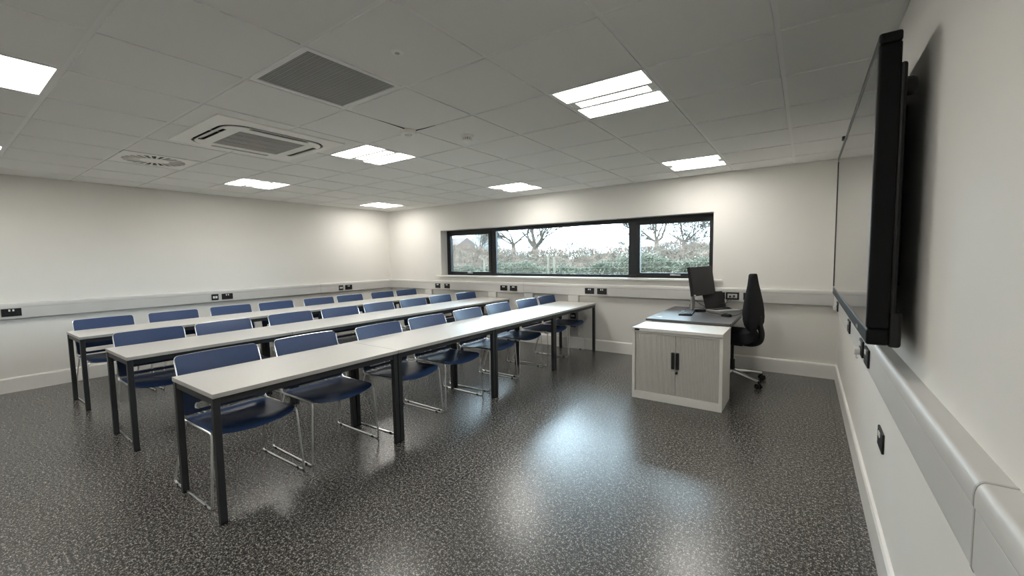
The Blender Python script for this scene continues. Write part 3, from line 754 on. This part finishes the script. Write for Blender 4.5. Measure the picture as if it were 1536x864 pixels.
# (z, front x, rear x, _, half width)
for z, fx, rx, _, hw_ in prof:
    fx = fx-.045; rx = rx-.012; cx = (fx+rx)/2; dx = max(.012, (rx-fx)/2)
    ring = []
    for j in range(28):
        a = 2*PI*j/28; ca, sa = math.cos(a), math.sin(a)
        ring.append(Vector((cx + dx*math.copysign(abs(ca)**.75, ca) - .012*(1-abs(sa)**2)*0, hw_*math.copysign(abs(sa)**.6, sa), z)))
    rings.append(ring)
b_ = MB().loft(rings).build('backrest', 'fabric', g, smooth=True)
sr = []
for z, k_ in ((.455, .90), (.470, 1.0), (.535, 1.0), (.570, .93), (.575, .6)):
    sr.append([Vector((-.02+.245*k_*math.copysign(abs(math.cos(a))**.55, math.cos(a)), .245*k_*math.copysign(abs(math.sin(a))**.55, math.sin(a)), z)) for a in [2*PI*j/32 for j in range(32)]])
MB().loft(sr).build('seat', 'fabric', g, smooth=True)
MB().box(-.11, .13, -.09, .09, .415, .455).build('seat_mechanism', 'black', g, bevel=.01)
q = MB().tube(fillet([(.02, 0, .435), (.20, 0, .435), (.275, 0, .47), (.290, 0, .56), (.262, 0, .66), (.255, 0, .74)], .05, 6), .030, 10); q.build('back_bar', 'black', g, smooth=True)
MB().tube([(.02, .09, .435), (.02, .19, .43)], .006, 8).tube([(.02, .19, .43), (.02, .235, .425)], .011, 8).build('height_lever', 'black', g, smooth=True)
MB().lathe([(.036, .10), (.030, .13), (.028, .24), (.024, .245), (.016, .25), (.016, .42)], n=24).build('gas_column', 'black', g, smooth=True)
for i in range(5):
    a = math.radians(-24 + 72*i); d = Vector((math.cos(a), math.sin(a), 0))
    l_ = MB().tube([d*.02+Vector((0,0,.115)), d*.15+Vector((0,0,.105)), d*.335+Vector((0,0,.080))], [.024, .018, .013], 10).build('base_leg', 'chrome', g, smooth=True)
    n_ = Vector((-d.y, d.x, 0)); c_ = d*.338; c_.z = .03
    q = MB()
    for s_ in (-1, 1):
        ctr = c_ + n_*s_*.017 
        ring = []
        for off in (-.009, .009):
            ring.append([ctr + n_*off + d*(.029*math.cos(2*PI*j/20)) + Vector((0,0,.029*math.sin(2*PI*j/20))) for j in range(20)])
        q.loft(ring)
    q.tube([c_ + n_*-.03, c_ + n_*.03], .006, 8)
    q.tube([c_+Vector((0,0,.0)), c_ + Vector((0,0,.055))], .010, 8)
    q.build('caster', 'black', l_, smooth=True)

# ------------------------------------------------------------------ interactive display on the right wall
YF_, YN_, Z0, Z1 = -1.713, -3.894, 1.086, 2.118
g = empty('wall_display', (-.05, (YF_+YN_)/2, (Z0+Z1)/2)); tag(g, 'large black interactive display mounted high on the right wall', 'display')
gy, gz = (YF_+YN_)/2, (Z0+Z1)/2; hy = (YF_-YN_)/2; hz = (Z1-Z0)/2
tl3 = Matrix.Rotation(math.radians(-.7), 3, 'Y')
XF = -.137+.05    # front plane, local
q = MB()
t_ = .034
q.box(XF, XF+.060, -hy, hy, -hz, -hz+t_+.022, rot=None).box(XF, XF+.060, -hy, hy, hz-t_, hz)
q.box(XF, XF+.060, -hy, -hy+t_, -hz+t_+.022, hz-t_).box(XF, XF+.060, hy-t_, hy, -hz+t_+.022, hz-t_)
q.build('bezel', 'gloss', g, bevel=.008, seg=3)
MB().box(XF+.004, XF+.050, -hy+t_, hy-t_, -hz+t_+.022, hz-t_).build('display_screen', 'screen', g)
q = MB(); q.box(XF+.058, XF+.076, -hy+.006, hy-.012, -hz+.02, hz-.10); q.build('rear_housing', 'black', g, bevel=.008)
q = MB(); q.box(XF+.058, XF+.092, -hy+.004, hy-.10, -hz-.006, -hz+.115); q.build('speaker_bar', 'black', g, bevel=.010, seg=3)
for y in (-.62, .0, .62):
    q = MB(); q.box(XF+.074, .049, y-.05, y+.05, -hz+.18, hz-.14)
    q.build('wall_bracket', 'black', g, bevel=.004)
q = MB(); q.lathe([(.030, XF+.074), (.030, XF+.094), (.024, XF+.104), (.001, XF+.106)], c=(0, -hy+.05, hz-.17), n=20, axis='x')
q.build('bracket_knob', 'black', g, smooth=True)
q = MB()
for k_ in range(3): q.box(XF-.0035, XF-.0005+.002, -hy+.25+k_*.02, -hy+.262+k_*.02, -hz+.018, -hz+.030)
q.build('front_button', 'silver', g)
# magnetic pen tray strip under the far corner: small camera on the top edge
q = MB(); q.box(XF-.01, XF+.02, .46, .52, hz, hz+.018); q.build('top_sensor', 'black', g, bevel=.003)

# ------------------------------------------------------------------ outside
random.seed(7)
o = MB().add([(-90, .3, -.12), (40, .3, -.12), (40, 120, -.12), (-90, 120, -.12), (-90, .3, -.3), (40, .3, -.3), (40, 120, -.3), (-90, 120, -.3)], [(0,1,2,3), (4,7,6,5), (0,4,5,1), (1,5,6,2), (2,6,7,3), (3,7,4,0)]).build('ground', 'grass'); struct(o)
# wire fence
def fpost(x, y, h_, lb):
    r_ = .045; rings = []
    for z, s_ in ((-.15, 1), (.6, .97), (h_-.02, .93), (h_, .8)):
        rings.append([Vector((x+r_*s_*math.cos(2*PI*j/10), y+r_*s_*math.sin(2*PI*j/10), z)) for j in range(10)])
    rings = [[p-Vector((x, y, 0)) for p in rg] for rg in rings]
    o = MB().loft(rings).build('fence_post', 'post', smooth=True); o.location = (x, y, 0)
    tag(o, lb, 'fence post', 'wooden fence posts outside')
fpost(-7.72, 7.0, 1.42, 'pale round fence post outside, left one of the close pair in the middle pane')
fpost(-7.48, 7.0, 1.40, 'pale round fence post outside, right one of the close pair in the middle pane')
for x, h_, lb in ((-10.6, 1.36, 'pale fence post outside seen beside the left mullion'), (-13.6, 1.36, 'pale fence post outside seen through the left window pane')):
    fpost(x, 7.0, h_, lb)
for z, lb in ((1.20, 'top'), (1.04, 'second'), (.88, 'lowest visible')):
    pts = [(-16+i*1.5, 6.95+.01*math.sin(i), z+.006*math.sin(i*1.7)) for i in range(13)]
    o = MB().tube([(p[0]+16, p[1]-7, p[2]-z) for p in pts], .0035, 6).build('fence_wire', 'wire'); o.location = (-16, 7, z)
    tag(o, 'thin pale %s wire of the fence outside the window' % lb, 'fence wire', 'fence wires outside')

def sticks(n_, box_fn, ln, rad, name, m_, label, cat):
    q = MB()
    for _ in range(n_):
        p, d, l_, r_ = box_fn(ln, rad)
        e_ = p+d*l_; a = d.orthogonal().normalized()*r_; b2 = d.cross(a).normalized()*r_
        q.add([p+a, p-a*.5+b2*.87, p-a*.5-b2*.87, e_], [(0,1,3), (1,2,3), (2,0,3)])
    return q
HY = 11.5
def top_at(x):
    t_ = (x+17)/14.5    # 0 left .. 1 right
    b0 = 2.17-.42*min(1, max(0, t_)/.42) if t_ < .42 else 1.75+.24*((t_-.42)/.58)**1.5
    return b0 + .07*math.sin(x*2.3) + .05*math.sin(x*5.1+1) + .03*math.sin(x*11)
q = MB()
for _ in range(30000):
    x = random.uniform(-19, -2.2); dpt = random.random(); tp = top_at(x)
    z = tp*(1-.62*random.random()**1.4)-.12; y = HY - .7 + 1.4*dpt
    d = Vector((random.uniform(-.6, .6), random.uniform(-.6, .6), random.uniform(.1, 1.0))).normalized()
    l_ = random.uniform(.12, .42); r_ = random.uniform(.003, .008); p = Vector((x, y, z))
    e_ = p+d*l_; a = d.orthogonal().normalized()*r_; b2 = d.cross(a).normalized()*r_
    q.add([p+a, p-a*.5+b2*.87, p-a*.5-b2*.87, e_], [(0,1,3), (1,2,3), (2,0,3)])
# dense woody core
N_ = 90; rings = []
for i in range(N_+1):
    x = -19+16.8*i/N_; tp = top_at(x)-.34
    rings.append([Vector((x, HY+yy+.12*math.sin(x*3+k), zz*tp+.06*math.sin(x*7+k*2))) for k, (yy, zz) in enumerate(((-.5, 0), (-.55, .55), (-.3, .93), (0, 1), (.3, .93), (.55, .5), (.5, 0)))])
q.loft(rings)
tag(q.build('hedge', 'twig'), 'long bare brown winter hedge outside the window', 'hedge', kind='stuff')
q = MB()
for _ in range(52000):
    x = random.uniform(-19, -2.2); cov = 1.02+.12*math.sin(x*1.1+2)+.09*math.sin(x*3.3)+(.24 if x > -6.6 else 0)
    z = cov*(1-random.random()**1.5*.75)+random.gauss(0, .06); y = HY-.72-.28*random.random()+.35*max(0, z-.7)*0
    if random.random() < .07: z = random.uniform(1.1, top_at(x)-.15); y = HY-.65
    nx = Vector((random.gauss(0, 1), random.gauss(-.6, 1), random.gauss(.5, 1))).normalized(); a = nx.orthogonal().normalized(); b2 = nx.cross(a)
    s1 = random.uniform(.018, .042); p = Vector((x, y, z))
    q.add([p-a*s1, p-b2*s1*.55, p+a*s1, p+b2*s1*.55], [(0,1,2,3)])
tag(q.build('hedge_ivy', 'leaf'), 'green ivy and bramble leaves along the foot of the hedge', 'ivy', kind='stuff')
# far treeline
q = MB()
for _ in range(9000):
    x = random.uniform(-75, 6); h0 = 2.6+.8*math.sin(x*.35)+.5*math.sin(x*.9+1)
    p = Vector((x, 50+random.uniform(-1.5, 1.5), random.uniform(-.12, h0))); d = Vector((random.uniform(-.5, .5), 0, 1)).normalized(); l_ = random.uniform(.4, 1.2)
    e_ = p+d*l_; a = Vector((.05, 0, 0)); b2 = Vector((0, .05, 0))
    q.add([p+a, p-a*.5+b2*.87, p-a*.5-b2*.87, e_], [(0,1,3), (1,2,3), (2,0,3)])
tag(q.build('far_hedgerow', 'far'), 'hazy blue grey line of distant hedgerow trees', 'treeline', kind='stuff')
# bare trees
def tree(x, y, fork, rad, limbs, label, seed, depth=5, spread=1.0, name='bare_tree'):
    rnd = random.Random(seed); q = MB()
    q.tube([(0, 0, -.2), (.02, 0, fork*.5), (0, 0, fork*.85), (0, 0, fork+.05)], [rad*1.5, rad*1.05, rad, rad*.95], 9)
    def grow_(p, d, l_, r_, dep):
        pts = [p]; rs = [r_]; dd = d.copy()
        for i in range(4):
            dd = (dd + Vector((rnd.gauss(0, .16), rnd.gauss(0, .16), rnd.gauss(.03, .12)))).normalized()
            pts.append(pts[-1] + dd*l_/4); rs.append(r_*(1-.14*(i+1)))
        q.tube(pts, rs, 6 if dep > 3 else (4 if dep > 1 else 3))
        if dep == 0: return
        for i in range(4 if dep > 2 else 5):
            k = rnd.choice((1, 2, 3, 4)) if i else 4
            ax = Vector((rnd.gauss(0, 1), rnd.gauss(0, 1), rnd.gauss(0, .5))).normalized()
            nd = (dd + ax*rnd.uniform(.45, .95)*spread).normalized()
            nd.z = nd.z*.8+.08
            grow_(pts[k], nd.normalized(), l_*rnd.uniform(.58, .85), max(.007, rs[k]*rnd.uniform(.45, .68)), dep-1)
    for (dx, dy, dz, l_, rr) in limbs:
        grow_(Vector((0, 0, fork-.05)), Vector((dx, dy, dz)).normalized(), l_, rad*rr, depth)
    o = q.build(name, 'bark', smooth=True); o.location = (x, y, 0)
    tag(o, label, 'tree', 'bare trees beyond the hedge'); return o
tree(-13.22, 15, 1.95, .20, [(-.9, .1, .75, 1.6, .55), (-.05, .2, 1, 1.8, .72), (.75, -.1, .85, 1.5, .6), (-.5, -.4, .9, 1.3, .4), (.95, .3, .35, 1.4, .3)], 'largest bare tree with a thick forked trunk, in the middle pane', 3, 5)
tree(-16.17, 17, 2.30, .14, [(-.9, .1, .8, 1.4, .6), (.8, .2, .8, 1.5, .6), (0, -.2, 1, 1.2, .5), (-1, -.3, .35, 1.2, .4)], 'slimmer bare forked tree left of the largest one, beside the left mullion', 11, 5)
tree(-6.86, 17, 2.15, .12, [(-.95, .1, .55, 1.3, .6), (-.25, .2, 1, 1.4, .6), (.8, -.1, .8, 1.4, .62), (.3, -.4, 1, 1.2, .5), (-1, .3, .2, 1.1, .4)], 'bare spreading tree on the left of the right window pane', 21, 5)
tree(-7.05, 24, 2.30, .12, [(-.8, .1, .6, 1.3, .6), (-.1, .2, 1, 1.5, .6), (.85, -.1, .6, 1.4, .6), (.4, .3, .9, 1.2, .5), (1, -.3, .25, 1.0, .4)], 'bare rounded tree further off on the right of the right window pane', 34, 5)
tree(-26.5, 26, 2.2, .12, [(-.8, .1, .6, 1.4, .6), (-.1, .2, 1, 1.6, .6), (.85, -.1, .6, 1.4, .6), (1, -.3, .25, 1.0, .4)], 'small distant bare tree in the left window pane', 45, 4)
tree(-10.2, 42, 2.0, .12, [(-.8, .1, .6, 1.0, .6), (-.1, .2, 1, 1.0, .6), (.85, -.1, .6, 1.0, .6)], 'tiny distant bare tree near the right mullion of the window', 52, 4)
# barn
g = empty('barn', (-43.5, 42, 0)); tag(g, 'distant barn with a reddish roof at the left edge of the left window pane', 'barn')
MB().box(-5.2, 1.3, -2, 2, 0, 3.4).build('barn_walls', 'barnwall', g)
MB().prism([(-2.2, 3.35), (0, 4.5), (2.2, 3.35)], lambda p, t: (t, p[0], p[1]), -5.4, 1.5).build('barn_roof', 'roof', g)
